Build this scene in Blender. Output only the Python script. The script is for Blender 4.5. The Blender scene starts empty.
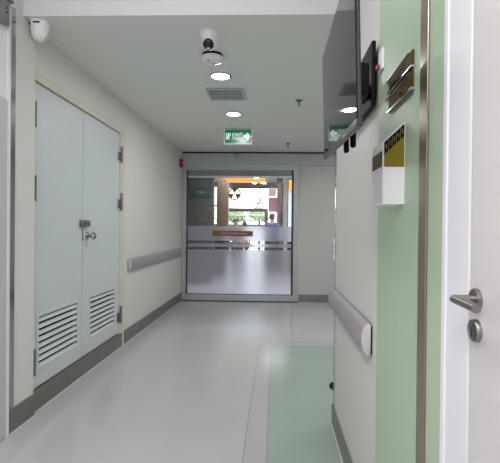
import bpy, bmesh, math, random
from mathutils import Vector, Matrix, Euler
random.seed(7)
PI = math.pi
sc = bpy.context.scene
COL = sc.collection

# ------------------------------------------------------------------ camera
cd = bpy.data.cameras.new('camera')
cam = bpy.data.objects.new('camera', cd)
COL.objects.link(cam)
cd.sensor_fit = 'HORIZONTAL'
cd.sensor_width = 36.0
cd.lens = 420.0 / 500.0 * 36.0
cd.shift_x = -12 / 500
cd.clip_start = 0.02
cam.location = (0, 0, 1.245)
cam.rotation_euler = (Matrix.Rotation(math.atan(13 / 420), 3, 'Z') @ Matrix.Rotation(PI / 2 - math.radians(.34), 3, 'X')
                      @ Matrix.Rotation(math.radians(.55), 3, 'Z')).to_euler()
sc.camera = cam

# ------------------------------------------------------------------ sky, exposure, large lights
w = bpy.data.worlds.new('sky')
sc.world = w
w.use_nodes = True
w.node_tree.nodes['Background'].inputs[0].default_value = (0.90, 0.93, 1.0, 1)
w.node_tree.nodes['Background'].inputs[1].default_value = 3.6
sc.view_settings.view_transform = 'Standard'
sc.view_settings.look = 'None'
sc.view_settings.gamma = 1.0
sc.view_settings.use_curve_mapping = False
sc.view_settings.exposure = 0.0


def area(loc, sx, sy, power, color=(1, 1, 1), rot=(0, 0, 0), disk=False, spread=PI):
    l = bpy.data.lights.new('lamp', 'AREA')
    l.shape = 'DISK' if disk else 'RECTANGLE'
    l.size = sx
    if not disk:
        l.size_y = sy
    l.energy = power
    l.color = color
    l.spread = spread
    o = bpy.data.objects.new('lamp', l)
    COL.objects.link(o)
    o.location = loc
    o.rotation_euler = rot
    return o


WARM = (1.0, 0.995, 0.99)
area((-.62, .75, 2.965), .55, 1.15, 14, (1.0, .975, 1.0))            # ceiling panel over the near passage
area((-.62, -1.15, 2.965), .55, 1.15, 54, (1.0, .975, 1.0))          # ceiling panel behind the viewer
area((1.35, 3.7, 2.54), .5, .5, 11, WARM)                   # ceiling panels in the side bay
area((1.35, 5.6, 2.54), .5, .5, 11, WARM)
area((.1, 8.75, 2.93), 1.1, .5, 190, (.86, .89, 1.0))        # unseen lobby light added to brighten the frosted film from behind
area((-.3, 13.0, 2.985), 3.0, 1.1, 120, (1, .95, .9))  # second added lobby light, lifts the brightness behind the glass door

# ------------------------------------------------------------------ materials


def lin(c):
    return tuple(((v / 255) / 12.92 if v / 255 <= .04045 else ((v / 255 + .055) / 1.055) ** 2.4) for v in c) + (1,)


def mat(name, rgb, rough=.5, metal=0.0, spec=.5, var=.04, scale=(6, 6, 6), bump=0.0, emit=0.0, coat=0.0):
    m = bpy.data.materials.new(name)
    m.use_nodes = True
    nt = m.node_tree
    b = nt.nodes['Principled BSDF']
    b.inputs['Roughness'].default_value = rough
    b.inputs['Metallic'].default_value = metal
    b.inputs['Specular IOR Level'].default_value = spec
    b.inputs['Coat Weight'].default_value = coat
    c = lin(rgb)
    tc = nt.nodes.new('ShaderNodeTexCoord')
    mp = nt.nodes.new('ShaderNodeMapping')
    mp.inputs['Scale'].default_value = scale
    nz = nt.nodes.new('ShaderNodeTexNoise')
    nz.inputs['Scale'].default_value = 1.0
    nz.inputs['Detail'].default_value = 5
    mx = nt.nodes.new('ShaderNodeMix')
    mx.data_type = 'RGBA'
    mx.inputs['A'].default_value = tuple(v * (1 - var) for v in c[:3]) + (1,)
    mx.inputs['B'].default_value = tuple(min(1, v * (1 + var)) for v in c[:3]) + (1,)
    nt.links.new(tc.outputs['Object'], mp.inputs['Vector'])
    nt.links.new(mp.outputs['Vector'], nz.inputs['Vector'])
    nt.links.new(nz.outputs['Fac'], mx.inputs['Factor'])
    nt.links.new(mx.outputs['Result'], b.inputs['Base Color'])
    if bump:
        bp = nt.nodes.new('ShaderNodeBump')
        bp.inputs['Strength'].default_value = bump
        bp.inputs['Distance'].default_value = .002
        nt.links.new(nz.outputs['Fac'], bp.inputs['Height'])
        nt.links.new(bp.outputs['Normal'], b.inputs['Normal'])
    if emit:
        b.inputs['Emission Color'].default_value = c
        b.inputs['Emission Strength'].default_value = emit
    return m


M = dict(
    wall=mat('warm white wall vinyl', (222, 221, 216), .55, spec=.3, var=.02, scale=(40, 40, 1.5)),
    wallright=mat('grey white wall vinyl', (208, 207, 203), .55, spec=.3, var=.025, scale=(40, 60, 1.5)),
    wallnear=mat('white wall paint', (238, 237, 240), .55, spec=.3, var=.015),
    ceil=mat('ceiling paint', (232, 234, 230), .8, spec=.2, var=.015),
    floor=mat('grey vinyl floor', (186, 188, 187), .16, spec=.5, var=.05, scale=(3, 3, 3)),
    green_floor=mat('green vinyl floor', (158, 174, 164), .2, spec=.5, var=.06, scale=(4, 4, 4)),
    border=mat('pinkish grey vinyl border', (182, 180, 182), .18, spec=.5, var=.04, scale=(4, 4, 4)),
    seam=mat('vinyl weld seam', (112, 111, 108), .4),
    base=mat('grey baseboard vinyl', (108, 109, 103), .35, var=.05),
    caulk=mat('white sealant', (205, 205, 200), .5),
    door=mat('pale blue grey door paint', (206, 214, 217), .42, var=.02),
    frame=mat('cream door frame paint', (214, 211, 196), .45, var=.02),
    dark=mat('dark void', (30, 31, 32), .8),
    strip=mat('brownish brushed steel', (150, 140, 126), .28, metal=.75, var=.08, scale=(2, 2, 90)),
    steel=mat('brushed steel', (150, 150, 148), .3, metal=1, var=.08, scale=(2, 2, 90)),
    chrome=mat('polished steel', (180, 180, 178), .14, metal=1, var=.04),
    satin=mat('satin nickel', (150, 145, 140), .3, metal=1, var=.06, scale=(60, 60, 60)),
    hinge=mat('dull hinge steel', (120, 122, 120), .4, metal=.8),
    rail=mat('grey handrail vinyl', (158, 154, 153), .45, var=.03),
    railcap=mat('pale handrail end', (188, 184, 184), .45, var=.03),
    green=mat('sage green laminate', (174, 194, 166), .42, spec=.35, var=.02, scale=(8, 8, 2)),
    casing=mat('white casing paint', (228, 228, 232), .4, var=.015),
    leaf=mat('off white door leaf', (208, 203, 202), .45, var=.015),
    alu=mat('anodised aluminium', (178, 184, 184), .38, metal=.35, var=.03),
    header=mat('grey header panel', (184, 190, 190), .45, var=.02),
    backpanel=mat('grey fixed wall panel', (196, 198, 194), .5, var=.02),
    gasket=mat('dark gasket', (52, 66, 62), .5),
    black=mat('black plastic', (5, 5, 6), .6, spec=.2),
    bezel=mat('charcoal gloss bezel', (44, 45, 46), .25),
    screen=mat('black screen glass', (8, 9, 9), .025, spec=.3, var=0),
    white=mat('white plastic', (240, 241, 240), .4, var=.015),
    whitedim=mat('grey white plastic', (205, 205, 208), .45, var=.015),
    gold=mat('brushed gold sheet', (126, 111, 30), .55, spec=.25, var=.08, scale=(30, 30, 30)),
    bronze=mat('dark bronze plate', (84, 66, 26), .6, spec=.2, var=.06),
    goldtext=mat('gold lettering', (178, 150, 60), .5),
    goldvinyl=mat('gold vinyl film', (140, 118, 38), .6, var=.03),
    darkbrown=mat('dark brown engraving', (30, 22, 10), .5),
    darkred=mat('dark red plastic', (130, 20, 34), .4),
    red=mat('red plastic', (190, 22, 28), .35),
    signgreen=mat('lit green sign face', (0, 118, 82), .25, emit=.32, var=0),
    signwhite=mat('lit white sign print', (230, 242, 242), .4, emit=.5, var=0),
    dimgreen=mat('dim green panel', (12, 44, 34), .5),
    palegreen=mat('pale green print', (60, 100, 80), .5),
    lamp=mat('lit lamp diffuser', (255, 255, 255), .4, emit=9, var=0),
    frost=None, glass=None,
    lob_dark=mat('dark olive wall', (54, 56, 50), .5, var=.06),
    lob_brown=mat('brown stone column', (116, 98, 86), .45, var=.1),
    lob_maroon=mat('dark maroon column', (66, 40, 40), .4, var=.08),
    lob_grey=mat('pale grey column', (186, 190, 182), .5, var=.04),
    lob_wall=mat('mauve lobby wall', (150, 140, 146), .6, var=.04),
    bounce=mat('pale concrete paving', (226, 226, 224), .8, var=.05),
    lob_floor=mat('lobby stone floor', (196, 194, 194), .2, var=.08),
    counter=mat('dark counter wood', (34, 27, 24), .4, var=.15, scale=(2, 2, 20)),
    counter_top=mat('counter top stone', (120, 116, 116), .25, var=.06),
    amber=mat('amber lit soffit', (255, 168, 72), .6, emit=1.0, var=.04),
    mullion=mat('bronze window mullion', (60, 58, 44), .4, metal=.3),
    pinkposter=mat('pink poster', (225, 150, 175), .6, var=.25, scale=(9, 9, 9)),
    mauve=mat('mauve hanging sign', (176, 150, 150), .6),
    swoosh=mat('plum logo vinyl', (150, 90, 130), .6),
    blind=mat('glowing white roller blind', (226, 232, 244), .7, emit=.35),  # own glow put in for light coming through the panel
    leafgreen=mat('leaf green', (185, 205, 160), .6, var=.35, scale=(5, 5, 5)),
    bark=mat('bark', (90, 72, 56), .8, var=.2),
    skin=mat('skin', (196, 150, 122), .55, var=.03),
    hair=mat('black hair', (18, 16, 16), .5),
    bluecloth=mat('blue cloth', (52, 86, 140), .8, var=.08, scale=(40, 40, 40)),
    darkcloth=mat('dark cloth', (48, 46, 54), .8, var=.1),
    greycloth=mat('grey cloth', (140, 142, 150), .8, var=.08),
    shoe=mat('shoe leather', (24, 22, 22), .4),
    lens=mat('camera lens glass', (8, 8, 10), .08, var=0),
    rubber=mat('black rubber', (22, 22, 22), .7),
)


def glass_mat():
    m = bpy.data.materials.new('clear door glass')
    m.use_nodes = True
    nt = m.node_tree
    nt.nodes.clear()
    out = nt.nodes.new('ShaderNodeOutputMaterial')
    tr = nt.nodes.new('ShaderNodeBsdfTransparent')
    tr.inputs[0].default_value = (.92, .94, .93, 1)
    gl = nt.nodes.new('ShaderNodeBsdfGlossy')
    gl.inputs['Roughness'].default_value = .02
    fr = nt.nodes.new('ShaderNodeFresnel')
    fr.inputs[0].default_value = 1.5
    mx = nt.nodes.new('ShaderNodeMixShader')
    nt.links.new(fr.outputs[0], mx.inputs[0])
    nt.links.new(tr.outputs[0], mx.inputs[1])
    nt.links.new(gl.outputs[0], mx.inputs[2])
    nt.links.new(mx.outputs[0], out.inputs[0])
    return m


def frost_mat():
    m = bpy.data.materials.new('frosted window film')
    m.use_nodes = True
    nt = m.node_tree
    nt.nodes.clear()
    out = nt.nodes.new('ShaderNodeOutputMaterial')
    tl = nt.nodes.new('ShaderNodeBsdfTranslucent')
    tl.inputs[0].default_value = (.84, .85, .97, 1)
    df = nt.nodes.new('ShaderNodeBsdfDiffuse')
    df.inputs[0].default_value = (.8, .8, .86, 1)
    nz = nt.nodes.new('ShaderNodeTexNoise')
    nz.inputs['Scale'].default_value = 400
    rp = nt.nodes.new('ShaderNodeMapRange')
    rp.inputs['To Min'].default_value = .12
    rp.inputs['To Max'].default_value = .17
    rf = nt.nodes.new('ShaderNodeBsdfRefraction')
    rf.inputs['Color'].default_value = (.92, .90, 1, 1)
    rf.inputs['Roughness'].default_value = .36
    rf.inputs['IOR'].default_value = 1.2
    m2 = nt.nodes.new('ShaderNodeMixShader')
    m2.inputs[0].default_value = .55
    nt.links.new(tl.outputs[0], m2.inputs[1])
    nt.links.new(rf.outputs[0], m2.inputs[2])
    mx = nt.nodes.new('ShaderNodeMixShader')
    nt.links.new(nz.outputs['Fac'], rp.inputs['Value'])
    nt.links.new(rp.outputs['Result'], mx.inputs[0])
    nt.links.new(m2.outputs[0], mx.inputs[1])
    nt.links.new(df.outputs[0], mx.inputs[2])
    nt.links.new(mx.outputs[0], out.inputs[0])
    return m


M['glass'] = glass_mat()
M['frost'] = frost_mat()

# ------------------------------------------------------------------ helpers


class MB:
    """collects shapes in world coordinates; becomes one mesh"""

    def __init__(s):
        s.bm = bmesh.new()

    def _xf(s, vs, mx):
        if mx is not None:
            bmesh.ops.transform(s.bm, matrix=mx, verts=vs)

    def box(s, x0, x1, y0, y1, z0, z1, bev=0.0, mx=None, seg=2):
        r = bmesh.ops.create_cube(s.bm, size=1)
        vs = r['verts']
        for v in vs:
            v.co = Vector(((x0 + x1) / 2 + v.co.x * (x1 - x0), (y0 + y1) / 2 + v.co.y * (y1 - y0), (z0 + z1) / 2 + v.co.z * (z1 - z0)))
        if bev:
            es = list({e for v in vs for e in v.link_edges})
            r = bmesh.ops.bevel(s.bm, geom=es, offset=bev, segments=seg, affect='EDGES', profile=.5)
            vs = list({v for f in r['faces'] for v in f.verts} | {v for v in vs if v.is_valid})
        s._xf(vs, mx)
        return s

    def tube(s, p0, p1, r0, r1=None, seg=20, mx=None):
        r1 = r0 if r1 is None else r1
        p0, p1 = Vector(p0), Vector(p1)
        d = p1 - p0
        q = d.to_track_quat('Z', 'Y').to_matrix().to_4x4()
        r = bmesh.ops.create_cone(s.bm, cap_ends=True, segments=seg, radius1=r0, radius2=r1, depth=d.length)
        m = Matrix.Translation((p0 + p1) / 2) @ q
        bmesh.ops.transform(s.bm, matrix=m, verts=r['verts'])
        s._xf(r['verts'], mx)
        return s

    def ball(s, c, rx, ry=None, rz=None, mx=None, u=20, v=12):
        ry = rx if ry is None else ry
        rz = rx if rz is None else rz
        r = bmesh.ops.create_uvsphere(s.bm, u_segments=u, v_segments=v, radius=1)
        bmesh.ops.transform(s.bm, matrix=Matrix.Translation(c) @ Matrix.Diagonal((rx, ry, rz, 1)), verts=r['verts'])
        s._xf(r['verts'], mx)
        return s

    def lathe(s, prof, origin, axis=(0, 0, 1), seg=32, mx=None):
        """profile of (radius, height) revolved about axis at origin"""
        q = Vector(axis).to_track_quat('Z', 'Y').to_matrix().to_4x4()
        T = Matrix.Translation(origin) @ q
        rings = []
        for r, h in prof:
            if r < 1e-6:
                rings.append([s.bm.verts.new(T @ Vector((0, 0, h)))])
            else:
                rings.append([s.bm.verts.new(T @ Vector((r * math.cos(2 * PI * i / seg), r * math.sin(2 * PI * i / seg), h))) for i in range(seg)])
        for a, b in zip(rings, rings[1:]):
            for i in range(seg):
                j = (i + 1) % seg
                if len(a) == 1 and len(b) == 1:
                    continue
                if len(a) == 1:
                    s.bm.faces.new((a[0], b[i], b[j]))
                elif len(b) == 1:
                    s.bm.faces.new((a[i], a[j], b[0]))
                else:
                    s.bm.faces.new((a[i], a[j], b[j], b[i]))
        s._xf([v for r in rings for v in r], mx)
        return s

    def prism(s, pts, vec, mx=None):
        """polygon of 3D points extruded by vec"""
        vec = Vector(vec)
        a = [s.bm.verts.new(Vector(p)) for p in pts]
        b = [s.bm.verts.new(Vector(p) + vec) for p in pts]
        s.bm.faces.new(a)
        s.bm.faces.new(b)
        n = len(a)
        for i in range(n):
            s.bm.faces.new((a[i], a[(i + 1) % n], b[(i + 1) % n], b[i]))
        s._xf(a + b, mx)
        return s

    def mesh(s, me, mx):
        n0 = len(s.bm.verts)
        s.bm.from_mesh(me)
        s.bm.verts.ensure_lookup_table()
        bmesh.ops.transform(s.bm, matrix=mx, verts=s.bm.verts[n0:])
        return s

    def build(s, name, m, parent=None, smooth=40):
        bmesh.ops.recalc_face_normals(s.bm, faces=s.bm.faces[:])
        vs = s.bm.verts
        if parent is not None:
            inv = world_matrix(parent).inverted()
            off = None
        else:
            xs, ys, zs = [[v.co[k] for v in vs] for k in range(3)]
            off = Vector(((min(xs) + max(xs)) / 2, (min(ys) + max(ys)) / 2, min(zs)))
            inv = Matrix.Translation(-off)
        bmesh.ops.transform(s.bm, matrix=inv, verts=vs[:])
        me = bpy.data.meshes.new(name)
        s.bm.to_mesh(me)
        s.bm.free()
        if smooth:
            me.polygons.foreach_set('use_smooth', [True] * len(me.polygons))
            me.set_sharp_from_angle(angle=math.radians(smooth))
        me.materials.append(m)
        o = bpy.data.objects.new(name, me)
        COL.objects.link(o)
        if parent is not None:
            o.parent = parent
        else:
            o.location = off
        return o


def world_matrix(o):
    m = Matrix.LocRotScale(o.location, o.rotation_euler, o.scale)
    return world_matrix(o.parent) @ m if o.parent else m


def tag(o, label, cat, group=None):
    o['label'] = label
    o['category'] = cat
    if group:
        o['group'] = group
    return o


def thing(name, label, cat, loc, rot=(0, 0, 0), group=None):
    o = bpy.data.objects.new(name, None)
    COL.objects.link(o)
    o.empty_display_size = .05
    o.location = loc
    o.rotation_euler = rot
    return tag(o, label, cat, group)


def struct(o):
    o['kind'] = 'structure'
    return o


def struct_empty(name, loc):
    o = bpy.data.objects.new(name, None)
    COL.objects.link(o)
    o.location = loc
    o['kind'] = 'structure'
    return o


def copy_tree(o, delta):
    c = o.copy()
    COL.objects.link(c)
    c.location = Vector(o.location) + Vector(delta)
    for ch in [x for x in bpy.data.objects if x.parent == o]:
        d = ch.copy()
        COL.objects.link(d)
        d.parent = c
        for g in [x for x in bpy.data.objects if x.parent == ch]:
            e = g.copy()
            COL.objects.link(e)
            e.parent = d
    return c


def text_mesh(s, size, extrude=.0008, align='CENTER', bold=0.0):
    cu = bpy.data.curves.new('lettering', 'FONT')
    cu.body = s
    cu.size = size
    cu.extrude = extrude
    cu.align_x = align
    cu.align_y = 'CENTER'
    cu.resolution_u = 3
    cu.offset = bold
    o = bpy.data.objects.new('lettering', cu)
    COL.objects.link(o)
    bpy.context.view_layer.update()
    me = bpy.data.meshes.new_from_object(o.evaluated_get(bpy.context.evaluated_depsgraph_get()))
    bpy.data.objects.remove(o)
    bpy.data.curves.remove(cu)
    return me


def fit_text(s, width, height, mx, extrude=.0008, bold=0.0):
    """text stretched to width x height, centred on the frame mx (x right, y up, z towards reader)"""
    me = text_mesh(s, 1.0, extrude, bold=bold)
    xs = [v.co.x for v in me.vertices]
    ys = [v.co.y for v in me.vertices]
    cx, cy = (min(xs) + max(xs)) / 2, (min(ys) + max(ys)) / 2
    return me, mx @ Matrix.Diagonal((width / (max(xs) - min(xs)), height / (max(ys) - min(ys)), 1, 1)) @ Matrix.Translation((-cx, -cy, 0))


def facing_camera(p):      # print on a plane whose reader looks along +Y
    return Matrix.Translation(p) @ Matrix(((1, 0, 0, 0), (0, 0, -1, 0), (0, 1, 0, 0), (0, 0, 0, 1)))


def facing_left(p):        # print on a plane facing -X; reader's right is -Y
    return Matrix.Translation(p) @ Matrix(((0, 0, -1, 0), (-1, 0, 0, 0), (0, 1, 0, 0), (0, 0, 0, 1)))


XL, XR, H, HN, YB = -1.605, .385, 2.56, 3.0, 7.22
XN = XL + .02       # face of the proud near part of the left wall
YC = 2.5            # where the passage opens into the corridor

# ------------------------------------------------------------------ setting: shell
struct(MB().box(-1.75, 2.75, -2.6, YB + .12, -.1, 0).build('floor', M['floor'], smooth=0))
struct(MB().box(-1.75, 2.75, YC + .085, YB + .12, H, H + .1).build('ceiling', M['ceil'], smooth=0))
struct(MB().box(-1.75, .6, -2.6, YC + .083, HN, HN + .1).build('ceiling_near', M['wallnear'], smooth=0))
struct(MB().box(XL, XR + .2, YC + .083, YC + .12, 2.561, HN + .1).build('wall_lintel', M['wallnear'], smooth=0))
b = MB()
b.box(-1.75, XL, 2.72, YB, 2.285, H)
b.box(-1.75, XL, 4.41, YB, 0, 2.285)
b.box(-1.75, XL - .09, 2.72, 4.41, 0, 2.285)
struct(b.build('wall_left', M['wall'], smooth=0))
b = MB()
b.box(-1.75, XN, 2.5, 2.72, 0, 2.56)
b.box(-1.75, XN, 2.5, 2.583, 2.56, HN)
struct(b.build('wall_left_return', M['wall'], smooth=0))
struct(MB().box(-1.75, XN, -2.6, 2.5, 0, HN).build('wall_left_near', M['wallnear'], smooth=0))
b = MB()
b.box(XR, XR + .2, .985, 2.70, 0, HN)
b.box(XR, XR + .2, -2.6, -.22, 0, HN)
b.box(XR, XR + .2, -.22, .985, 2.13, HN)
b.box(XR + .1, XR + .2, -.22, .985, 0, 2.13)
struct(b.build('wall_right', M['wallright'], smooth=0))
struct(MB().box(-1.75, .6, -2.7, -2.6, 0, HN + .1).build('wall_behind', M['wallnear'], smooth=0))
struct(MB().box(2.65, 2.75, 2.5, YB, 0, H).build('wall_bay', M['wall'], smooth=0))
struct(MB().box(.585, 2.65, 2.6, 2.70, 0, H).build('wall_bay_front', M['wall'], smooth=0))
b = MB()
b.box(.40, 2.65, YB, YB + .12, 0, H)
struct(b.build('wall_back', M['backpanel'], smooth=0))
# header above the sliding door
b = MB()
b.box(XL, 2.65, YB - .06, YB + .12, 2.34, 2.532, .004)
struct(b.build('wall_header', M['header'], smooth=0))
struct(MB().box(XL, 2.65, YB - .03, YB + .12, 2.532, H).build('header_gap_shade', M['dark'], smooth=0))  # dark filler standing in for the shaded gap between header and ceiling
# green laminate panel and its steel strip on the right wall
struct(MB().box(XR - .006, XR, .948, 1.566, 0, HN, .0015).build('wall_right_green', M['green'], smooth=0))

# floor inlay: green zone with a rounded border
b = MB()
pts = [(-.035, -2.5, 0), (-.035, 4.33, 0)]
for i in range(9):
    a = PI - i * PI / 16
    pts.append((.03 + .065 * math.cos(a), 4.40 + .10 * math.sin(a), 0))
pts += [(2.64, 4.50, 0), (2.64, 2.70, 0), (XR, 2.70, 0), (XR, -2.5, 0)]
b.prism([(x, y, .0004) for x, y, z in pts], (0, 0, .0011))
struct(b.build('floor_green_zone', M['green_floor'], smooth=0))
b = MB()
pts = [(-.162, -2.5, 0), (-.162, 4.35, 0)]
for i in range(9):
    a = PI - i * PI / 16
    pts.append((.06 + .222 * math.cos(a), 4.42 + .28 * math.sin(a), 0))
pts += [(2.64, 4.70, 0), (2.64, 2.70, 0), (XR, 2.70, 0), (XR, -2.5, 0)]
b.prism([(x, y, 0) for x, y, z in pts], (0, 0, .0009))
struct(b.build('floor_border', M['border'], smooth=0))
b = MB()
b.box(-.165, -.161, -2.5, 6.6, 0, .0012)
b.box(-.0365, -.0335, -2.5, 4.34, .0004, .0017)
struct(b.build('floor_seam_lines', M['seam'], smooth=0))

# baseboards
BH = .145
b = MB()
b.box(XN, XN + .012, 2.46, 2.715, 0, BH, .002)
struct(b.build('baseboard_left_near', M['base'], smooth=0))
b = MB()
b.box(XL, XL + .01, 2.72, 4.36, 0, BH, .002)
b.box(XL, XL + .01, 4.44, YB - .05, 0, BH, .002)
struct(b.build('baseboard_left', M['base'], smooth=0))
b = MB()
b.box(XR - .01, XR, 1.60, 2.70, 0, .125, .002)
b.box(XR - .01, XR + .2, 2.70, 2.71, 0, .125, .002)
struct(b.build('baseboard_right', M['base'], smooth=0))
struct(MB().box(.41, 2.65, YB - .012, YB, 0, .13, .002).build('baseboard_back', M['steel'], smooth=0))
b = MB()
b.box(XL + .01, XL + .016, 2.73, YB - .06, 0, .006)
b.box(XN + .012, XN + .017, 2.46, 2.715, 0, .006)
b.box(XR - .016, XR - .01, 1.60, 2.70, 0, .006)
struct(b.build('trim_2', M['caulk'], smooth=0))

# ------------------------------------------------------------------ door_1: louvred double door in the left wall
d1 = struct_empty('door_1', (XL, 3.5, 0))
b = MB()
b.box(XL - .09, XL + .008, 4.305, 4.41, 0, 2.285, .003)
b.box(XL - .09, XL + .008, 2.722, 2.742, 0, 2.285, .003)
b.box(XL - .09, XL + .008, 2.742, 4.305, 2.222, 2.285, .003)
b.box(XL - .09, XL - .06, 2.742, 4.305, .145, 2.222)
b.build('door_frame', M['frame'], d1, smooth=0)
XD = XL - .012      # face of the leaves


def leaf(y0, y1, g0, g1, gz0, gz1):
    z0, z1 = .15, 2.215
    b = MB()
    b.box(XD - .045, XD, y0, g0, z0, z1)
    b.box(XD - .045, XD, g1, y1, z0, z1)
    b.box(XD - .045, XD, g0, g1, gz1, z1)
    b.box(XD - .045, XD, g0, g1, z0, gz0)
    lf = b.build('leaf', M['door'], d1, smooth=0)
    b = MB()
    e = .018
    b.box(XD, XD + .006, g0 - e, g1 + e, gz1 - .004, gz1 + e, .0015)
    b.box(XD, XD + .006, g0 - e, g1 + e, gz0 - e, gz0 + .004, .0015)
    b.box(XD, XD + .006, g0 - e, g0 + .004, gz0 + .004, gz1 - .004, .0015)
    b.box(XD, XD + .006, g1 - .004, g1 + e, gz0 + .004, gz1 - .004, .0015)
    n = 8
    p = (gz1 - gz0) / n
    for i in range(n):
        zc = gz0 + p * (i + .5)
        b.prism([(XD + .004, g0, zc - p * .40), (XD + .007, g0, zc - p * .30), (XD - .012, g0, zc + p * .16), (XD - .016, g0, zc + p * .10)], (0, g1 - g0, 0))
    b.build('louvre_grille', M['door'], lf, smooth=0)
    b = MB()
    b.box(XD - .044, XD - .038, g0, g1, gz0, gz1)
    b.build('grille_hollow_shade', M['dark'], lf, smooth=0)  # dark sheet stands in for the shade in the hollow behind the slats
    return lf


l1 = leaf(2.748, 3.478, 2.822, 3.392, .272, .632)
l2 = leaf(3.486, 4.300, 3.625, 4.185, .272, .632)
for z0, z1 in ((1.915, 2.085), (1.418, 1.59), (.243, .42)):
    b = MB()
    b.tube((XD + .010, 2.764, z0), (XD + .010, 2.764, z1), .009)
    b.box(XD, XD + .003, 2.764, 2.784, z0, z1)
    b.build('hinge', M['hinge'], l1)
for z0, z1 in ((1.918, 2.084), (1.425, 1.605), (.253, .43)):
    b = MB()
    b.tube((XD + .022, 4.31, z0), (XD + .022, 4.31, z1), .011)
    b.box(XD, XD + .016, 4.262, 4.312, z0 + .02, (z0 + z1) / 2 + .02, .002)
    b.box(XD + .016, XD + .022, 4.31, 4.35, z0, z1)
    b.build('hinge', M['hinge'], l2)
b = MB()
b.box(XD, XD + .035, 3.425, 3.50, 1.25, 1.305, .004)
b.box(XD, XD + .028, 3.505, 3.575, 1.252, 1.303, .004)
o = b.build('latch', M['hinge'], l1)
b = MB()
b.lathe([(0, 0), (.034, 0), (.034, .006), (.026, .012), (.013, .016), (.012, .034), (.024, .042), (.031, .054), (.031, .064), (.024, .074), (.012, .079), (0, .08)],
        (XD, 3.565, 1.172), (1, 0, 0), 28)
b.build('knob', M['chrome'], l2)
b = MB()
b.box(XD, XD + .003, 3.474, 3.492, 1.13, 1.22)
b.build('strike_plate', M['hinge'], l2)

# ------------------------------------------------------------------ door_3: glass sliding door in the back wall
d3 = struct_empty('door_3', (-.61, YB, 0))
y0, y1 = YB - .06, YB - .015
b = MB()
b.box(-1.60, -1.525, y0, y1, .01, 2.325, .004)
b.box(.31, .395, y0, y1, .01, 2.325, .004)
b.box(-1.525, .31, y0, y1, 2.25, 2.325, .004)
b.box(-1.525, .31, y0, y1, .01, .115, .004)
b.build('door_frame', M['alu'], d3, smooth=0)
b = MB()
b.box(-1.525, -1.50, y0 + .012, y1 - .004, .115, 2.25)
b.box(.278, .31, y0 + .012, y1 - .004, .115, 2.25)
b.box(-1.50, .278, y0 + .012, y1 - .004, .115, .125)
b.build('gasket', M['gasket'], d3, smooth=0)
yg = YB - .035
gl = MB().box(-1.50, .278, yg, yg + .008, .125, 2.25).build('glass_pane', M['glass'], d3, smooth=0)
b = MB()
yf0, yf1 = yg - .0012, yg - .0004
for za, zb in ((.125, .885), (.930, .988), (1.036, 1.288)):
    b.bm.faces.new([b.bm.verts.new(p) for p in ((-1.50, yf0, za), (.278, yf0, za), (.278, yf0, zb), (-1.50, yf0, zb))])
b.build('frosted_film', M['frost'], gl, smooth=0)
# radiation warning mark
b = MB()
cx, cz, R0 = -.70, 1.845, .108
yv = yg - .002
n = 48
ring = []
for i in range(n):
    a0, a1 = 2 * PI * i / n, 2 * PI * (i + 1) / n
    b.prism([(cx + r * math.cos(a), yv, cz + r * math.sin(a)) for r, a in ((R0, a0), (R0, a1), (R0 * .80, a1), (R0 * .80, a0))], (0, .0012, 0))
for k in (90, 210, 330):
    a0, a1 = math.radians(k - 30), math.radians(k + 30)
    pts = [(cx + .26 * R0 * math.cos(a), yv, cz + .26 * R0 * math.sin(a)) for a in (a1, a0)]
    pts += [(cx + .85 * R0 * math.cos(a0 + (a1 - a0) * i / 8), yv, cz + .85 * R0 * math.sin(a0 + (a1 - a0) * i / 8)) for i in range(9)]
    b.prism(pts, (0, .0012, 0))
b.lathe([(0, 0), (.15 * R0, 0), (.15 * R0, .0012), (0, .0012)], (cx, yv, cz), (0, 1, 0), 20)
b.build('radiation_symbol', M['goldvinyl'], gl, smooth=0)
b = MB()
for s, x0, x1, z, h in (('ศูนย์รังสีวินิจฉัย', -1.13, -.22, 1.575, .10), ('DIAGNOSTIC RADIOLOGY', -1.30, -.08, 1.41, .085)):
    me, mx = fit_text(s, x1 - x0, h, facing_camera(((x0 + x1) / 2, yv, z)))
    b.mesh(me, mx)
b.build('gold_lettering', M['goldvinyl'], gl, smooth=0)
# gold and red plaque on the frosted film
pl = MB().box(-1.07, -.378, yg - .012, yg - .0016, 1.118, 1.208, .002).build('plaque', M['gold'], gl, smooth=0)
MB().box(-.955, -.445, yg - .0135, yg - .012, 1.128, 1.198).build('red_panel', mat('muted red panel', (150, 70, 80), .5), pl, smooth=0)
b = MB()
me, mx = fit_text('ห้ามเข้าก่อนได้รับอนุญาต', .46, .045, facing_camera((-.70, yg - .0142, 1.163)))
b.mesh(me, mx)
b.build('plaque_lettering', M['whitedim'], pl, smooth=0)
# floor guide under the door
MB().box(-1.6, .41, YB - .07, YB - .01, 0, .012, .002).build('floor_track', M['black'], d3, smooth=0)

# ------------------------------------------------------------------ door_2: near door at the right
d2 = struct_empty('door_2', (XR, .3, 0))
b = MB()
b.box(XR - .014, XR + .1, .926, .948, 0, 2.13, .003)
b.box(XR - .010, XR + .1, .823, .926, 0, 2.13, .003)
b.box(XR - .010, XR + .1, -.22, .823, 2.05, 2.13, .003)
b.box(XR, XR + .1, .948, .984, 0, 2.13)
b.build('door_frame', M['casing'], d2, smooth=0)
lf2 = MB().box(XR - .0097, XR + .04, -.20, .8172, .006, 2.045, .002).build('leaf', M['leaf'], d2, smooth=0)
XF = XR - .0097
b = MB()
b.lathe([(0, 0), (.021, 0), (.021, .0065), (.0195, .008), (.010, .0085), (0, .0085)], (XF,   .788, 1.118), (-1, 0, 0), 36)
ros = b.build('handle_rose', M['satin'], lf2)
b = MB()
xo = .333
b.tube((XF - .008, .788, 1.119), (xo, .788, 1.119), .0078)
b.ball((xo, .788, 1.119), .0079)
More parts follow.
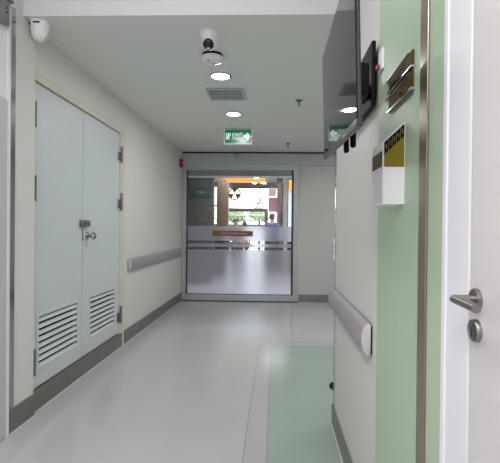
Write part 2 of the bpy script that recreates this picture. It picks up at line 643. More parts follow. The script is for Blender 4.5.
b.tube((xo, .788, 1.119), (xo, .702, 1.117), .0078)
b.build('lever', M['satin'], lf2)
b = MB()
b.lathe([(0, 0), (.021, 0), (.021, .007), (.0195, .009), (.013, .0095), (.012, .0085), (0, .0085)], (XF, .788, 1.061), (-1, 0, 0), 36)
b.lathe([(0, 0), (.008, 0), (.008, .0015), (0, .0015)], (XF - .0085, .788, 1.065), (-1, 0, 0), 20)
b.box(XF - .0105, XF - .0085, .7845, .7915, 1.044, 1.064, .001)
b.build('lock_escutcheon', M['satin'], lf2)
b = MB()
b.box(XF - .0112, XF - .0105, .7868, .7892, 1.049, 1.066)
b.build('keyhole', M['dark'], lf2, smooth=0)

# ------------------------------------------------------------------ door_4: grey sliding panel at the far left edge
d4 = struct_empty('door_4', (XN, 1.9, 0))
MB().box(XN, XN + .012, 1.4, 2.416, .01, 1.99, .003).build('sliding_panel', M['backpanel'], d4, smooth=0)
MB().box(XN, XN + .014, 2.42, 2.447, 0, HN - .35, .003).build('door_casing', M['casing'], d4, smooth=0)
b = MB()
b.box(XN, XN + .035, 1.3, 2.40, 2.41, 2.55, .004)
b.box(XN, XN + .045, 1.3, 2.425, 2.55, 2.565, .002)
b.box(XN, XN + .035, 1.3, 2.40, 2.565, 2.75, .004)
tr = b.build('track_cover', M['steel'], d4, smooth=0)
b = MB()
for z in (2.475, 2.50):
    b.tube((XN + .035, 2.37, z), (XN + .038, 2.37, z), .006)
b.build('screw', M['dark'], tr)

# ------------------------------------------------------------------ corner guards
b = MB()
b.box(XN, XN + .008, 2.452, 2.50, .15, 2.56, .0015)
b.box(XN, XN + .010, 2.449, 2.453, .15, 2.56, .001)
tag(b.build('corner_guard', M['chrome'], smooth=0), 'shiny steel strip running up the left corner below the white lintel', 'corner guard')
b = MB()
b.box(XR - .012, XR - .006, 1.054, 1.108, .0, 2.99, .0015)
g = b.build('wall_strip', M['strip'], smooth=0)
tag(g, 'brushed steel strip running down the middle of the green wall panel', 'metal strip')
b = MB()
b.box(XR - .0075, XR - .006, 1.108, 1.118, 0, 2.99)
b.build('groove_shade', M['dark'], g, smooth=0)  # shaded groove beside the steel drawn as a thin dark strip
b = MB()
b.box(XR - .003, XR, 2.66, 2.70, .125, 2.5, .001)
b.box(XR - .003, XR + .04, 2.70, 2.703, .125, 2.5, .001)
tag(b.build('corner_guard', M['chrome'], smooth=0), 'thin pale steel edging at the far end of the right wall', 'corner guard')

# ------------------------------------------------------------------ handrails


def rail_profile(z0, z1, d):
    zc, hz = (z0 + z1) / 2, (z1 - z0) / 2
    pts = []
    for i in range(15):
        a = -PI / 2 + PI * i / 14
        pts.append((d * (abs(math.cos(a)) ** .75), zc + hz * math.sin(a)))
    return pts


def handrail(label, xw, sgn, y0, y1, z0, z1, d=.034):
    t = thing('handrail', label, 'handrail', (xw, (y0 + y1) / 2, z0), group=None)
    prof = rail_profile(z0, z1, d)
    b = MB()
    b.prism([(xw + sgn * (.009 + p), y0 + .012, z) for p, z in prof], (0, y1 - y0 - .024, 0))
    b.build('rail', M['rail'], t, smooth=50)
    b = MB()
    b.box(min(xw, xw + sgn * .009), max(xw, xw + sgn * .009), y0 + .01, y1 - .01, z0 + .012, z1 - .012)
    b.build('backing_strip', M['bezel'], t, smooth=0)
    for yy, s in ((y0, 1), (y1, -1)):
        b = MB()
        steps = 6
        rings = []
        zc = (z0 + z1) / 2
        for i in range(steps + 1):
            a = PI / 2 * i / steps
            k = .55 + .45 * math.sin(a)
            off = .012 * (1 - math.cos(a)) * 0 + .012 * (i / steps)
            rings.append([b.bm.verts.new((xw + sgn * (.009 + p * k), yy + s * off, zc + (z - zc) * (.9 + .1 * math.sin(a)))) for p, z in prof])
        for r0, r1 in zip(rings, rings[1:]):
            m = len(r0)
            for i in range(m):
                b.bm.faces.new((r0[i], r0[(i + 1) % m], r1[(i + 1) % m], r1[i]))
        b.bm.faces.new(rings[0])
        b.bm.faces.new(rings[-1])
        b.build('end_cap', M['railcap'], t, smooth=50)
    return t


handrail('grey vinyl handrail on the left wall beside the louvred double doors', XL, 1, 4.53, 7.05, .768, .905)
handrail('grey vinyl handrail on the right wall below the television', XR, -1, 1.645, 2.69, .748, .877)

# ------------------------------------------------------------------ television on its wall mount
TVR = Euler((math.radians(3.17), -math.radians(2.17), -math.radians(.69)))
TVP = Vector((.17115, 1.1926, 1.4766))
tv = thing('television', 'black flat screen television angled out from the right wall', 'television', TVP, TVR)
TM = world_matrix(tv)
W2, TH = .3195, .359
b = MB()
b.box(.002, .010, -W2, W2, 0, TH, .003, mx=TM)
b.build('bezel', M['bezel'], tv, smooth=0)
MB().box(-.0005, .002, -W2 + .005, W2 - .005, .018, TH - .005, mx=TM).build('screen', M['screen'], tv, smooth=0)
b = MB()
b.box(-.002, .004, -W2, W2, .001, .017, .0015, mx=TM)
ch = b.build('chin', mat('charcoal satin chin', (46, 47, 48), .35), tv, smooth=0)
MB().box(-.0028, -.002, -.175, -.125, .005, .011, mx=TM).build('badge', M['goldtext'], ch, smooth=0)
MB().box(.010, .048, -.13, .24, .03, .27, .010, mx=TM).build('back_housing', M['black'], tv, smooth=0)
for yl in (.085, -.03):
    b = MB()
    b.box(.034, .0485, yl - .012, yl + .012, -.006, .33, .006, mx=TM)
    b.build('mount_rail', M['black'], tv, smooth=0)
b = MB()
b.box(XR - .030, XR - .014, 1.585, 2.06, 1.71, 1.955, .004)
b.box(XR - .016, XR - .001, 1.64, 2.0, 1.74, 1.92, .003)
b.build('wall_plate', M['black'], tv, smooth=0)
b = MB()
b.tube((XR - .03, 1.72, 1.76), (XR - .03, 1.72, 1.92), .014)
b.box(.235, .285, 1.30, 1.42, 1.66, 1.76, .004)
b.tube((.275, 1.36, 1.74), (.352, 1.70, 1.80), .016)
b.tube((.275, 1.36, 1.69), (.352, 1.70, 1.78), .016)
b.build('mount_arm', M['black'], tv, smooth=0)

# ------------------------------------------------------------------ small things on the right wall
t = thing('wall_socket', 'small white surface socket on the wall beside the television mount', 'socket', (XR, 1.525, 1.817))
MB().box(XR - .013, XR, 1.500, 1.55, 1.817, 1.892, .002).build('socket_box', M['white'], t, smooth=0)
MB().box(XR - .0145, XR - .013, 1.505, 1.545, 1.822, 1.887).build('face_plate', M['whitedim'], t, smooth=0)
MB().box(XR - .026, XR - .0145, 1.525, 1.542, 1.822, 1.842, .003).build('red_plug', M['darkred'], t, smooth=0)


def name_plate(label, z0, z1, word):
    t = thing('name_plate', label, 'name plate', (XR - .006, 1.32, z0), group='bronze name plates on the green panel')
    x = XR - .006
    MB().box(x - .006, x, 1.172, 1.409, z0 + .006, z1 - .004, .001).build('plate', M['bronze'], t, smooth=0)
    b = MB()
    b.box(x - .011, x, 1.169, 1.412, z0, z0 + .008, .0015)
    b.box(x - .009, x, 1.197, 1.443, z1 - .006, z1, .0015)
    b.build('holder_rail', M['chrome'], t, smooth=0)
    b = MB()
    for s, y, z, wd, h in word:
        me, mx = fit_text(s, wd, h, facing_left((x - .0066, y, z)))
        b.mesh(me, mx)
    b.build('engraving', M['darkbrown'], t, smooth=0)
    return t


name_plate('upper of two bronze name plates in silver rails on the green panel', 1.694, 1.749, [('ห้องตรวจ', 1.29, 1.731, .10, .013), ('EXAMINATION ROOM', 1.29, 1.711, .17, .011)])
name_plate('lower of two bronze name plates in silver rails on the green panel', 1.633, 1.688, [('1', 1.27, 1.664, .015, .026)])

# numbered card box with slanted top
t = thing('card_box', 'white wall box with slanted gold side numbered one to five', 'wall box', (XR - .006, 1.32, 1.317))
xf, xb = .3155, XR - .006
yn, yfar = 1.248, 1.382
zb, zf, zr = 1.322, 1.504, 1.564
b = MB()
b.prism([(xf, yn, zb), (xb, yn, zb), (xb, yn, zr), (xf, yn, zf)], (0, yfar - yn, 0))
b.build('box_body', M['white'], t, smooth=0)
sl = (zr - zf) / (xb - xf)


def side(b, x0, x1, zlo, zhi, d0, d1):
    """sheet on the near side; zlo/zhi are functions of x"""
    b.prism([(x0, yn - d0, zlo(x0)), (x1, yn - d0, zlo(x1)), (x1, yn - d0, zhi(x1)), (x0, yn - d0, zhi(x0))], (0, d0 - d1, 0))


top = lambda x: zf + sl * (x - xf)
b = MB()
side(b, xf + .003, xb - .002, lambda x: 1.432, lambda x: top(x) - .040, .0012, .0)
b.build('gold_panel', M['gold'], t, smooth=0)
b = MB()
side(b, xf + .003, xb - .002, lambda x: top(x) - .040, lambda x: top(x) - .003, .0012, .0)
nb = b.build('number_band', M['black'], t, smooth=0)
b = MB()
for i in range(4):
    x = xf + .003 + (xb - xf - .005) * (i + 1) / 5
    side(b, x - .0003, x + .0003, lambda x: top(x) - .040, lambda x: top(x) - .003, .0016, .0012)
for i in range(5):
    x = xf + .003 + (xb - xf - .005) * (i + .5) / 5
    me, mx = fit_text(str(i + 1), .0034 if i else .0016, .012, facing_camera((x, yn - .0016, top(x) - .021)), .0003)
    b.mesh(me, mx)
b.build('numerals', M['goldtext'], nb, smooth=0)
b = MB()
b.box(xf - .0015, xf, yn + .008, yfar - .006, 1.434, 1.480)
fp = b.build('front_plate', M['bronze'], t, smooth=0)
b = MB()
b.box(xf - .0005, xf, yn + .004, yfar - .004, zb + .003, 1.432)
b.build('front_face', M['whitedim'], t, smooth=0)

# ------------------------------------------------------------------ ceiling things
def downlight(label, x, y, power):
    t = thing('downlight', label, 'ceiling light', (x, y, H - .012), group='recessed downlights along the corridor ceiling')
    b = MB()
    b.lathe([(.078, 0), (.094, 0), (.094, -.004), (.086, -.010), (.078, -.008), (.078, 0)], (x, y, H), (0, 0, 1), 40)
    b.build('trim_ring', M['chrome'], t)
    b = MB()
    b.lathe([(0, -.001), (.0775, -.001), (.0775, -.006), (0, -.006)], (x, y, H), (0, 0, 1), 40)
    b.build('diffuser', M['lamp'], t)
    area((x, y, H - .013), .14, .14, power, WARM, disk=True)
    return t


downlight('round lit downlight in front of the square air vent, nearer one', -.481, 3.61, 7.5)
downlight('round lit downlight between the air vent and the exit sign', -.487, 4.80, 7.5)

# air vent
t = thing('air_vent', 'square grey louvred air vent in the ceiling between two downlights', 'vent', (-.482, 4.085, H - .012))
x0, x1, y0, y1 = -.665, -.30, 3.915, 4.27
b = MB()
e = .032
b.box(x0, x1, y0, y0 + e, H - .012, H, .003)
b.box(x0, x1, y1 - e, y1, H - .012, H, .003)
b.box(x0, x0 + e, y0 + e, y1 - e, H - .012, H, .003)
b.box(x1 - e, x1, y0 + e, y1 - e, H - .012, H, .003)
b.build('vent_frame', M['alu'], t, smooth=0)
MB().box(x0 + e, x1 - e, y0 + e, y1 - e, H - .003, H - .0005).build('duct_shade', M['dark'], t, smooth=0)  # ceiling is closed here; a dark sheet stands in for the unlit duct
b = MB()
n = 6
for i in range(n):
    yy = y0 + e + (y1 - y0 - 2 * e) * (i + .5) / n
    b.prism([(x0 + e, yy + .011, H - .009), (x0 + e, yy + .013, H - .008), (x0 + e, yy - .010, H - .0045), (x0 + e, yy - .012, H - .0055)], (x1 - x0 - 2 * e, 0, 0))
b.build('vent_blades', M['alu'], t, smooth=0)

# smoke detector
sx_, sy_ = -.487, 3.17
t = thing('smoke_detector', 'round white smoke detector with yellow tag behind the ceiling camera', 'smoke detector', (sx_, sy_, H - .06))
b = MB()
b.lathe([(0, 0), (.074, 0), (.074, -.022), (0, -.022)], (sx_, sy_, H), (0, 0, 1), 40)
b.build('base', M['black'], t)
b = MB()
b.lathe([(0, -.022), (.082, -.022), (.083, -.036), (.074, -.050), (.05, -.058), (0, -.060)], (sx_, sy_, H), (0, 0, 1), 40)
cv = b.build('cover', M['white'], t)
MB().box(sx_ - .008, sx_ + .022, sy_ + .022, sy_ + .042, H - .0605, H - .0565, .001).build('yellow_tag', M['goldtext'], cv, smooth=0)
b = MB()
b.ball((sx_ - .022, sy_ - .04, H - .058), .010, .010, .003)
b.build('indicator', M['hinge'], cv)


def turret_camera(label, x, y, look, base_mat=None):
    t = thing('security_camera', label, 'security camera', (x, y, H - .11), group=None)
    b = MB()
    b.lathe([(0, 0), (.064, 0), (.065, -.012), (.057, -.03), (.046, -.052), (0, -.052)], (x, y, H), (0, 0, 1), 36)
    b.build('mount_base', M['white'], t)
    c = Vector((x, y, H - .070))
    d = Vector(look).normalized()
    b = MB()
    b.ball(c, .047, u=28, v=18)
    hd = b.build('housing', M['white'], t)
    b = MB()
    b.lathe([(0, .030), (.036, .030), (.036, .041), (.030, .049), (.016, .053), (0, .054)], c, d, 32)
    le = b.build('lens_window', M['lens'], hd)
    q = d.to_track_quat('Z', 'Y').to_matrix().to_4x4()
    MB().box(-.010, .010, -.026, -.018, .050, .054, mx=Matrix.Translation(c) @ q).build('white_spot', M['white'], hd, smooth=0)  # small white block on the front of the lens window
    return t, c, d, hd


t, c, d, hd = turret_camera('white turret camera with black lens on the ceiling above the corridor centre', -.454, 2.815, (-.02, -.80, -.55))
# dome camera in the corner, looking into the corridor
cx_, cy_ = -1.522, 2.662
t = thing('security_camera', 'white dome camera hanging at the left corner of the corridor ceiling', 'security camera', (cx_, cy_, H - .13))
b = MB()
b.lathe([(0, 0), (.058, 0), (.060, -.010), (.057, -.05), (.054, -.066), (0, -.066)], (cx_, cy_, H), (0, 0, 1), 40)
mb = b.build('mount_base', M['white'], t)
b = MB()
b.lathe([(.052, -.066), (.053, -.075), (.048, -.095), (.036, -.113), (.018, -.124), (0, -.127)], (cx_, cy_, H), (0, 0, 1), 40)
b.build('housing', M['white'], t)
MB().box(cx_ - .012, cx_ + .028, cy_ - .0625, cy_ - .055, H - .030, H - .022).build('vent_slot', M['dark'], mb, smooth=0)
MB().box(cx_ - .046, cx_ - .036, cy_ - .048, cy_ - .030, H - .034, H - .026).build('vent_slot', M['dark'], mb, smooth=0)
b = MB()
b.lathe([(.0, .0), (.038, .0), (.040, .004), (.034, .010), (0, .012)], Vector((cx_ + .030, cy_ + .018, H - .090)), (.75, .45, -.40), 28)
b.build('lens_window', M['whitedim'], t)


def sprinkler(label, x, y):
    t = thing('sprinkler', label, 'fire sprinkler', (x, y, H - .062), group=None)
    b = MB()
    b.lathe([(0, 0), (.036, 0), (.036, -.003), (.016, -.012), (0, -.012)], (x, y, H), (0, 0, 1), 28)
    b.build('escutcheon', M['hinge'], t)
    b = MB()
    b.tube((x, y, H - .012), (x, y, H - .030), .008)
    b.tube((x - .010, y, H - .028), (x - .004, y, H - .052), .003)
    b.tube((x + .010, y, H - .028), (x + .004, y, H - .052), .003)
    b.tube((x - .010, y, H - .028), (x + .010, y, H - .028), .004)
    b.build('sprinkler_body', M['hinge'], t)
    b = MB()
    b.lathe([(0, -.052), (.016, -.053), (.016, -.056), (0, -.056)], (x, y, H), (0, 0, 1), 20)
    b.build('deflector', M['hinge'], t)
    return t


sprinkler('nearer dull metal sprinkler on the open ceiling right of the vent', .231, 4.30)
sprinkler('tiny far sprinkler on the ceiling near the sliding door header', .186, 6.46)

# exit sign
ex0, ex1, ez0, ez1, ey = -.682, -.312, 2.352, 2.556, 5.5
t = thing('exit_sign', 'green lit exit sign with white arrow hanging from the corridor ceiling', 'exit sign', ((ex0 + ex1) / 2, ey, ez0))
MB().box(ex0, ex1, ey, ey + .03, ez0, ez1, .004).build('sign_case', M['white'], t, smooth=0)
fa = MB().box(ex0 + .012, ex1 - .012, ey - .002, ey, ez0 + .012, ez1 - .012).build('sign_face', M['signgreen'], t, smooth=0)
b = MB()
cz = (ez0 + ez1) / 2
yf = ey - .0035
me, mx = fit_text('EXIT', .136, .044, facing_camera((-.502, yf, cz + .022)), bold=.004)
b.mesh(me, mx)
me, mx = fit_text('ทางออก', .136, .030, facing_camera((-.502, yf, cz - .026)))
b.mesh(me, mx)
b.build('sign_lettering', M['signwhite'], fa, smooth=0)
b = MB()   # running figure in a doorway
px0, px1, pz0, pz1 = -.652, -.594, cz - .045, cz + .043
b.box(px0, px0 + .007, yf, yf + .001, pz0, pz1)
b.box(px0, px1, yf, yf + .001, pz1 - .007, pz1)
b.box(px1 - .007, px1, yf, yf + .001, pz0 + .045, pz1)
fx, fz = -.622, cz
b.lathe([(0, 0), (.008, 0), (.008, .001), (0, .001)], (fx + .006, yf, fz + .026), (0, 1, 0), 16)
for p, q, r in (((fx, fz + .018), (fx - .006, fz - .008), .006), ((fx - .006, fz - .008), (fx + .010, fz - .022), .005), ((fx + .010, fz - .022), (fx + .006, fz - .042), .005),
                ((fx - .006, fz - .008), (fx - .018, fz - .026), .005), ((fx - .018, fz - .026), (fx - .026, fz - .034), .004),
                ((fx, fz + .014), (fx + .018, fz + .004), .004), ((fx, fz + .014), (fx - .018, fz + .008), .004)):
    v = Vector((q[0] - p[0], 0, q[1] - p[1]))
    nn = Vector((-v.z, 0, v.x)).normalized() * r
    P0, P1 = Vector((p[0], yf, p[1])), Vector((q[0], yf, q[1]))
    b.prism([P0 + nn, P1 + nn, P1 - nn, P0 - nn], (0, .001, 0))
b.build('running_figure', M['signwhite'], fa, smooth=0)
b = MB()
ax = -.372
b.prism([(ax - .052, yf, cz + .022), (ax - .052, yf, cz - .022), (ax - .012, yf, cz - .022), (ax - .012, yf, cz + .022)], (0, .001, 0))
b.prism([(ax - .018, yf, cz + .046), (ax + .006, yf, cz + .046), (ax + .042, yf, cz), (ax + .006, yf, cz - .046), (ax - .018, yf, cz - .046), (ax - .004, yf, cz)], (0, .001, 0))
b.build('arrow', M['signwhite'], fa, smooth=0)

# fire alarm sounder and door sensor
t = thing('fire_alarm', 'small red fire alarm sounder high on the left wall by the sliding door', 'fire alarm', (XL, 7.0, 2.265))
b = MB()
b.box(XL, XL + .028, 6.955, 7.045, 2.268, 2.41, .006)
b.build('alarm_base', M['red'], t, smooth=0)
b = MB()
b.lathe([(0, 0), (.040, 0), (.040, .022), (.030, .034), (0, .036)], (XL + .028, 7.0, 2.36), (1, 0, 0), 24)
b.build('horn', M['red'], t)
b = MB()
b.box(XL + .028, XL + .05, 6.97, 7.03, 2.278, 2.312, .005)
b.build('strobe', M['lens'], t, smooth=0)
t = thing('door_sensor', 'small round silver sensor fixed to the header above the sliding door', 'sensor', (-.66, YB - .06, 2.455))
b = MB()
b.box(-.705, -.615, YB - .075, YB - .06, 2.468, 2.518, .004)
b.build('sensor_base', M['header'], t, smooth=0)
b = MB()
b.ball((-.66, YB - .085, 2.488), .034, .028, .030)
b.build('sensor_dome', M['chrome'], t)
# door stop at the foot of the right wall end, and a white switch past the corner
t = thing('door_stop', 'small black door stop low on the far end of the right wall', 'door stop', (XR + .02, 2.74, .2))
b = MB()
b.tube((XR + .005, 2.704, .222), (XR + .005, 2.75, .222), .012)
b.build('stem', M['hinge'], t)
b = MB()
b.lathe([(0, 0), (.024, 0), (.026, .008), (.022, .022), (0, .024)], (XR + .005, 2.75, .222), (0, 1, 0), 24)
b.build('buffer', M['rubber'], t)
t = thing('wall_switch', 'slim white switch box with two grey keys past the right wall corner', 'switch', (XR + .03, 2.703, 1.05))
MB().box(XR - .006, XR + .07, 2.704, 2.735, 1.05, 1.185, .003).build('switch_box', M['white'], t, smooth=0)
b = MB()
for z in (1.09, 1.125):
    b.box(XR - .008, XR + .06, 2.712, 2.738, z, z + .018, .002)
b.build('switch_key', M['hinge'], t, smooth=0)

# near ceiling panel lights and bay lights
for name, x, y, sx2, sy2, z in (('near the viewer', -.62, .75, .6, 1.2, HN), ('behind the viewer', -.62, -1.15, .6, 1.2, HN), ('n', 1.35, 3.7, .56, .56, H), ('f', 1.35, 5.6, .56, .56, H)):
    lab = {'near the viewer': 'long ceiling light panel over the near passage', 'behind the viewer': 'long ceiling light panel at the back of the passage',
           'n': 'square ceiling light panel over the front of the side bay', 'f': 'square ceiling light panel over the rear of the side bay'}[name]
    t = thing('ceiling_light', lab, 'ceiling light', (x, y, z - .02))
    b = MB()
    e = .02
    b.box(x - sx2 / 2, x + sx2 / 2, y - sy2 / 2, y - sy2 / 2 + e, z - .02, z)
    b.box(x - sx2 / 2, x + sx2 / 2, y + sy2 / 2 - e, y + sy2 / 2, z - .02, z)
    b.box(x - sx2 / 2, x - sx2 / 2 + e, y - sy2 / 2 + e, y + sy2 / 2 - e, z - .02, z)
    b.box(x + sx2 / 2 - e, x + sx2 / 2, y - sy2 / 2 + e, y + sy2 / 2 - e, z - .02, z)
    b.build('light_frame', M['white'], t, smooth=0)
    MB().box(x - sx2 / 2 + e, x + sx2 / 2 - e, y - sy2 / 2 + e, y + sy2 / 2 - e, z - .012, z - .004).build('diffuser', mat('lit panel diffuser', (250, 250, 250), .5, emit=3, var=0), t, smooth=0)

# ------------------------------------------------------------------ lobby beyond the glass door
Y0, Y1 = YB + .12, 16.0
struct(MB().box(-4.2, 3.2, Y0, Y1 + .2, -.1, 0).build('floor_lobby', M['lob_floor'], smooth=0))
struct(MB().box(-9, 9, Y1 + .2, 30, -.12, -.02).build('ground_outside', M['bounce'], smooth=0))  # pale ground added so bounced light brightens the frosted film
struct(MB().box(-4.2, 3.2, Y0, Y1 + .2, 3.0, 3.1).build('ceiling_lobby', M['wall'], smooth=0))
struct(MB().box(-4.3, -4.2, Y0, Y1 + .2, 0, 3.0).build('wall_lobby_left', M['lob_wall'], smooth=0))
struct(MB().box(3.2, 3.3, Y0, Y1 + .2, 0, 3.0).build('wall_lobby_right', M['lob_wall'], smooth=0))
b = MB()
b.box(-4.2, -1.75, Y0 - .12, Y0, 0, 3.0)
b.box(2.75, 3.2, Y0 - .12, Y0, 0, 3.0)
b.box(-1.75, 2.75, Y0 - .02, Y0, 2.56, 3.0)
struct(b.build('wall_lobby_front', M['lob_wall'], smooth=0))
struct(MB().box(-1.75, .6, Y0 + .25, Y0 + .55, 2.20, 2.6).build('wall_lobby_soffit', M['header'], smooth=0))
# far facade with window openings
b = MB()
b.box(-4.2, 3.2, Y1, Y1 + .2, 1.30, 1.42)
b.box(-4.2, -1.95, Y1, Y1 + .2, 0, 1.30)
b.box(1.6, 3.2, Y1, Y1 + .2, 0, 1.30)
b.box(-4.2, 3.2, Y1, Y1 + .2, 2.85, 3.0)
b.box(-4.2, -2.75, Y1, Y1 + .2, 1.42, 2.85)
b.box(-2.2, -1.95, Y1, Y1 + .2, 1.42, 2.85)
b.box(.12, 3.2, Y1, Y1 + .2, 1.42, 2.85)
struct(b.build('wall_lobby_far', M['lob_wall'], smooth=0))
w1 = struct_empty('window_1', (-.9, Y1, 1.42))
MB().box(-1.95, .12, Y1 + .09, Y1 + .10, 1.42, 2.85).build('window_glass', M['glass'], w1, smooth=0)
b = MB()
b.box(-1.95, -.34, Y1 + .06, Y1 + .13, 1.90, 2.02)
b.box(-.40, -.28, Y1 + .055, Y1 + .135, 1.42, 2.02)
b.box(-1.95, .12, Y1 + .06, Y1 + .13, 2.80, 2.85)
b.build('window_frame', M['mullion'], w1, smooth=0)
b = MB()
for z in (1.56, 1.70, 1.84):
    b.box(-1.95, -.40, Y1 + .10, Y1 + .12, z, z + .03)
b.build('window_bar', M['lob_grey'], w1, smooth=0)
MB().box(-1.95, 1.6, Y1 + .09, Y1 + .10, 0, 1.30).build('lower_glass', M['glass'], w1, smooth=0)  # widened on the right to let more light reach the frosted film
w2 = struct_empty('window_2', (-2.5, Y1, 1.42))
MB().box(-2.75, -2.2, Y1 + .09, Y1 + .10, 1.42, 2.85).build('window_glass', M['glass'], w2, smooth=0)
MB().box(-2.75, -2.2, Y1 + .07, Y1 + .13, 2.1, 2.15).build('window_frame', M['mullion'], w2, smooth=0)
b = MB()
a0 = math.radians(60)
cxs, czs = -.74, 2.36
for i in range(12):
    a, a2 = math.radians(75 - i * 13), math.radians(75 - (i + 1) * 13)
    wd = .02 + .05 * i / 12
    b.prism([(cxs + r * math.cos(q), Y1 + .084, czs + r * math.sin(q)) for r, q in ((.20, a), (.20, a2), (.20 - wd, a2), (.20 - wd, a))], (0, .003, 0))
b.build('window_mark', M['swoosh'], w1, smooth=0)
# walls, columns
struct(MB().box(-4.2, -1.42, 9.6, 9.8, 0, 3.0).build('wall_lobby_screen', M['lob_dark'], smooth=0))
struct(MB().box(-1.82, -1.46, 13.0, 13.3, 0, 3.0, .02).build('pillar_lobby_brown', M['lob_brown'], smooth=0))
struct(MB().box(.057, .25, 14.2, 14.4, 0, 3.0, .02).build('pillar_lobby_maroon', M['lob_maroon'], smooth=0))
struct(MB().box(.25, .37, 12.4, 12.55, 0, 3.0, .02).build('pillar_lobby_grey', M['lob_grey'], smooth=0))
struct(MB().box(.36, .42, 12.0, 12.1, 0, 3.0, .01).build('pillar_lobby_slim', M['lob_dark'], smooth=0))

# cove light
t = thing('cove_light', 'amber glowing cove light under the lobby ceiling beyond the glass', 'cove light', (-.85, 12.0, 2.55))
MB().box(-1.42, -.30, 12.0, 12.5, 2.62, 2.76, .01).build('cove_body', M['amber'], t, smooth=0)
MB().box(-1.5, -.2, 11.98, 12.52, 2.76, 3.0, .01).build('cove_soffit', M['lob_maroon'], t, smooth=0)
t = thing('cove_light', 'small amber lamp above the white blind at the lobby right', 'lamp', (.5, 11.3, 2.5))
MB().box(.36, .56, 11.3, 11.4, 2.32, 2.58, .01).build('lamp_body', M['amber'], t, smooth=0)
MB().tube((.46, 11.35, 2.58), (.46, 11.35, 3.0), .01).build('lamp_stem', M['mullion'], t)
t = thing('roller_blind', 'tall white glowing blind panel beside the slim column at the lobby right', 'blind', (.48, 11.6, 1.0))
MB().box(.36, .60, 11.60, 11.62, .9, 2.34).build('blind_fabric', M['blind'], t, smooth=0)
MB().box(.35, .61, 11.585, 11.635, 2.34, 3.0, .01).build('blind_cassette', M['mullion'], t, smooth=0)

# dim green panel with a pale arrow on the dark wall
t = thing('green_panel', 'dim green panel with pale arrow on the dark lobby wall', 'sign', (-1.7, 9.57, 1.95))
sp = MB().box(-1.98, -1.44, 9.575, 9.598, 1.95, 2.19, .003).build('panel_board', M['dimgreen'], t, smooth=0)
b = MB()
b.prism([(-1.78, 9.573, 2.08), (-1.70, 9.573, 2.13), (-1.70, 9.573, 2.095), (-1.62, 9.573, 2.095), (-1.62, 9.573, 2.06), (-1.70, 9.573, 2.06), (-1.70, 9.573, 2.02)], (0, .002, 0))
b.build('arrow', M['palegreen'], sp, smooth=0)

# hanging sign and poster near the far window
t = thing('hanging_sign', 'mauve square sign hanging by the maroon lobby column', 'sign', (-.05, 12.85, 2.2))
MB().box(-.20, .02, 12.80, 12.83, 2.25, 2.50, .004).build('sign_board', M['mauve'], t, smooth=0)
b = MB()
for x in (-.17, -.01):
    b.tube((x, 12.815, 2.50), (x, 12.815, 3.0), .005, seg=8)
b.build('hanger', M['mullion'], t)
tag(MB().box(-.26, .10, Y1 + .078, Y1 + .082, 1.9, 2.45).build('poster', M['pinkposter'], smooth=0), 'pink poster stuck on the far lobby window', 'poster')


# reception counters
def counter(label, x0, x1, y, h):
    t = thing('reception_counter', label, 'counter', ((x0 + x1) / 2, y, 0))
    MB().box(x0 + .04, x1 - .04, y, y + .5, .08, h - .04, .01).build('counter_body', M['counter'], t, smooth=0)
    MB().box(x0, x1, y - .04, y + .54, h - .04, h, .008).build('counter_top', M['counter_top'], t, smooth=0)
    MB().box(x0 + .06, x1 - .06, y + .02, y + .48, 0, .08).build('plinth', M['black'], t, smooth=0)


counter('dark wood reception counter at the left of the lobby beyond the glass', -2.6, -1.25, 11.6, 1.1)
counter('dark wood reception counter at the right of the lobby beyond the glass', -.38, 1.3, 13.5, 1.05)


# people
def skin_mesh(verts, edges, radii, root=0, sub=1):
    me = bpy.data.meshes.new('figure')
    me.from_pydata(verts, edges, [])
    o = bpy.data.objects.new('figure', me)
    COL.objects.link(o)
    sm = o.modifiers.new('s', 'SKIN')
    sm.use_smooth_shade = True
    ss = o.modifiers.new('u', 'SUBSURF')
    ss.levels = sub
    for i, r in enumerate(radii):
        d = me.skin_vertices[0].data[i]
        d.radius = (r, r) if not isinstance(r, tuple) else r
        d.use_root = (i == root)
    bpy.context.view_layer.update()
    out = bpy.data.meshes.new_from_object(o.evaluated_get(bpy.context.evaluated_depsgraph_get()))
    bpy.data.objects.remove(o)
    bpy.data.meshes.remove(me)
    return out


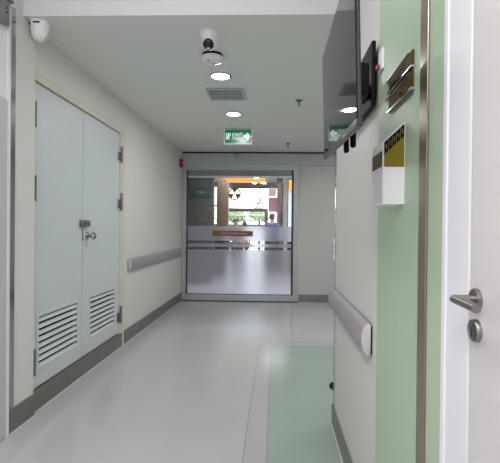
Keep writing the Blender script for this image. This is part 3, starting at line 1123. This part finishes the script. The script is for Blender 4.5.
def person(label, x, y, rot, height, shirt, trousers):
    t = thing('person', label, 'person', (x, y, 0), (0, 0, rot))
    k = height / 1.72
    T = world_matrix(t) @ Matrix.Scale(k, 4)
    V, E, Rr = [], [], []

    def add(p, r, link=None):
        V.append(Vector(p))
        Rr.append(r)
        if link is not None:
            E.append((link, len(V) - 1))
        return len(V) - 1
    pel = add((0, 0, .93), (.15, .11))
    wst = add((0, 0, 1.08), (.135, .10), pel)
    che = add((0, -.005, 1.27), (.155, .115), wst)
    shb = add((0, .005, 1.40), (.10, .08), che)
    nk = add((0, .0, 1.48), .055, shb)
    hd0 = add((0, -.012, 1.56), (.070, .078), nk)
    hd1 = add((0, -.015, 1.64), (.074, .088), hd0)
    add((0, -.01, 1.705), (.045, .055), hd1)
    arms, legs = [], []
    for s in (-1, 1):
        a = add((s * .185, 0, 1.385), .052, shb)
        e = add((s * .225, .02, 1.12), .040, a)
        wv = add((s * .235, -.06, .88), .027, e)
        pm = add((s * .235, -.075, .81), .030, wv)
        for j, (dy, ln) in enumerate(((-.03, .055), (-.012, .07), (.006, .074), (.024, .062))):
            f1 = add((s * .235, -.08 + dy, .765), .010, pm)
            f2 = add((s * .228, -.09 + dy, .765 - ln * .55), .009, f1)
            add((s * .218, -.092 + dy, .765 - ln), .008, f2)
        th = add((s * .222, -.12, .80), .011, wv)
        add((s * .215, -.135, .765), .009, th)
        hp = add((s * .095, 0, .86), .085, pel)
        kn = add((s * .10, -.015, .49), .056, hp)
        an = add((s * .10, .01, .10), .040, kn)
        add((s * .105, -.12, .045), .036, an)
    me = skin_mesh(V, E, Rr, pel)
    b = MB().mesh(me, T)
    for s in (-1, 1):      # ears, eyes
        b.ball((s * .076, .0, 1.60), .012, .018, .03, mx=T, u=8, v=6)
        b.ball((s * .03, -.088, 1.615), .013, .010, .009, mx=T, u=8, v=6)
    b.ball((0, -.102, 1.585), .012, .018, .022, mx=T, u=8, v=6)
    b.ball((0, -.09, 1.54), .022, .010, .007, mx=T, u=8, v=6)
    b.build('body', M['skin'], t, smooth=80)
    # shirt
    sv = [(0, 0, .90), (0, 0, 1.08), (0, -.005, 1.27), (0, .005, 1.40), (0, .003, 1.455)]
    sr = [(.175, .135), (.155, .12), (.172, .132), (.125, .10), (.068, .068)]
    se = [(0, 1), (1, 2), (2, 3), (3, 4)]
    for s in (-1, 1):
        i = len(sv)
        sv += [(s * .19, 0, 1.385), (s * .222, .018, 1.15)]
        sr += [.066, .056]
        se += [(3, i), (i, i + 1)]
    MB().mesh(skin_mesh(sv, se, sr, 0), T).build('shirt', shirt, t, smooth=80)
    tv_ = [(0, 0, .95)]
    tr_ = [(.165, .125)]
    te = []
    for s in (-1, 1):
        i = len(tv_)
        tv_ += [(s * .095, 0, .86), (s * .10, -.015, .49), (s * .10, .01, .12)]
        tr_ += [.10, .072, .062]
        te += [(0, i), (i, i + 1), (i + 1, i + 2)]
    MB().mesh(skin_mesh(tv_, te, tr_, 0), T).build('trousers', trousers, t, smooth=80)
    b = MB()
    b.ball((0, .012, 1.665), .088, .098, .075, mx=T)
    b.ball((0, .045, 1.61), .082, .068, .085, mx=T)
    b.build('hair', M['hair'], t, smooth=80)
    for s in (-1, 1):
        b = MB()
        b.box(s * .105 - .048, s * .105 + .048, -.19, .07, 0, .085, .03, mx=T, seg=3)
        b.build('shoe', M['shoe'], t, smooth=60)
    return t


person('person in a blue shirt standing in the lobby, seen through the glass at right', -.09, 13.0, math.radians(160), 1.72, M['bluecloth'], M['darkcloth'])
person('dark haired person in dark clothes standing left of centre in the lobby', -1.19, 12.75, math.radians(20), 1.54, M['darkcloth'], M['darkcloth'])
person('shorter dark haired person in grey standing at the lobby centre', -.98, 13.4, math.radians(-150), 1.47, M['greycloth'], M['darkcloth'])


# trees outside the lobby window
def tree(label, x, y, h, r, seed):
    rnd = random.Random(seed)
    t = thing('tree', label, 'tree', (x, y, 0), group='trees outside the lobby window')
    MB().tube((x, y, 0), (x, y, h - r * .4), .07, .045, seg=10).build('trunk', M['bark'], t)
    b = MB()
    for i in range(9):
        b.ball((x + rnd.uniform(-.6, .6) * r, y + rnd.uniform(-.5, .5) * r, h + rnd.uniform(-.4, .3) * r), r * rnd.uniform(.4, .65), u=10, v=7)
    for v in b.bm.verts:
        v.co += Vector((rnd.uniform(-1, 1), rnd.uniform(-1, 1), rnd.uniform(-1, 1))) * .05
    b.build('crown', M['leafgreen'], t, smooth=0)


tree('small leafy tree outside the left part of the lobby window', -1.75, 19.2, 1.85, .45, 1)
tree('small leafy tree outside the middle of the lobby window', -.75, 19.8, 1.95, .45, 2)
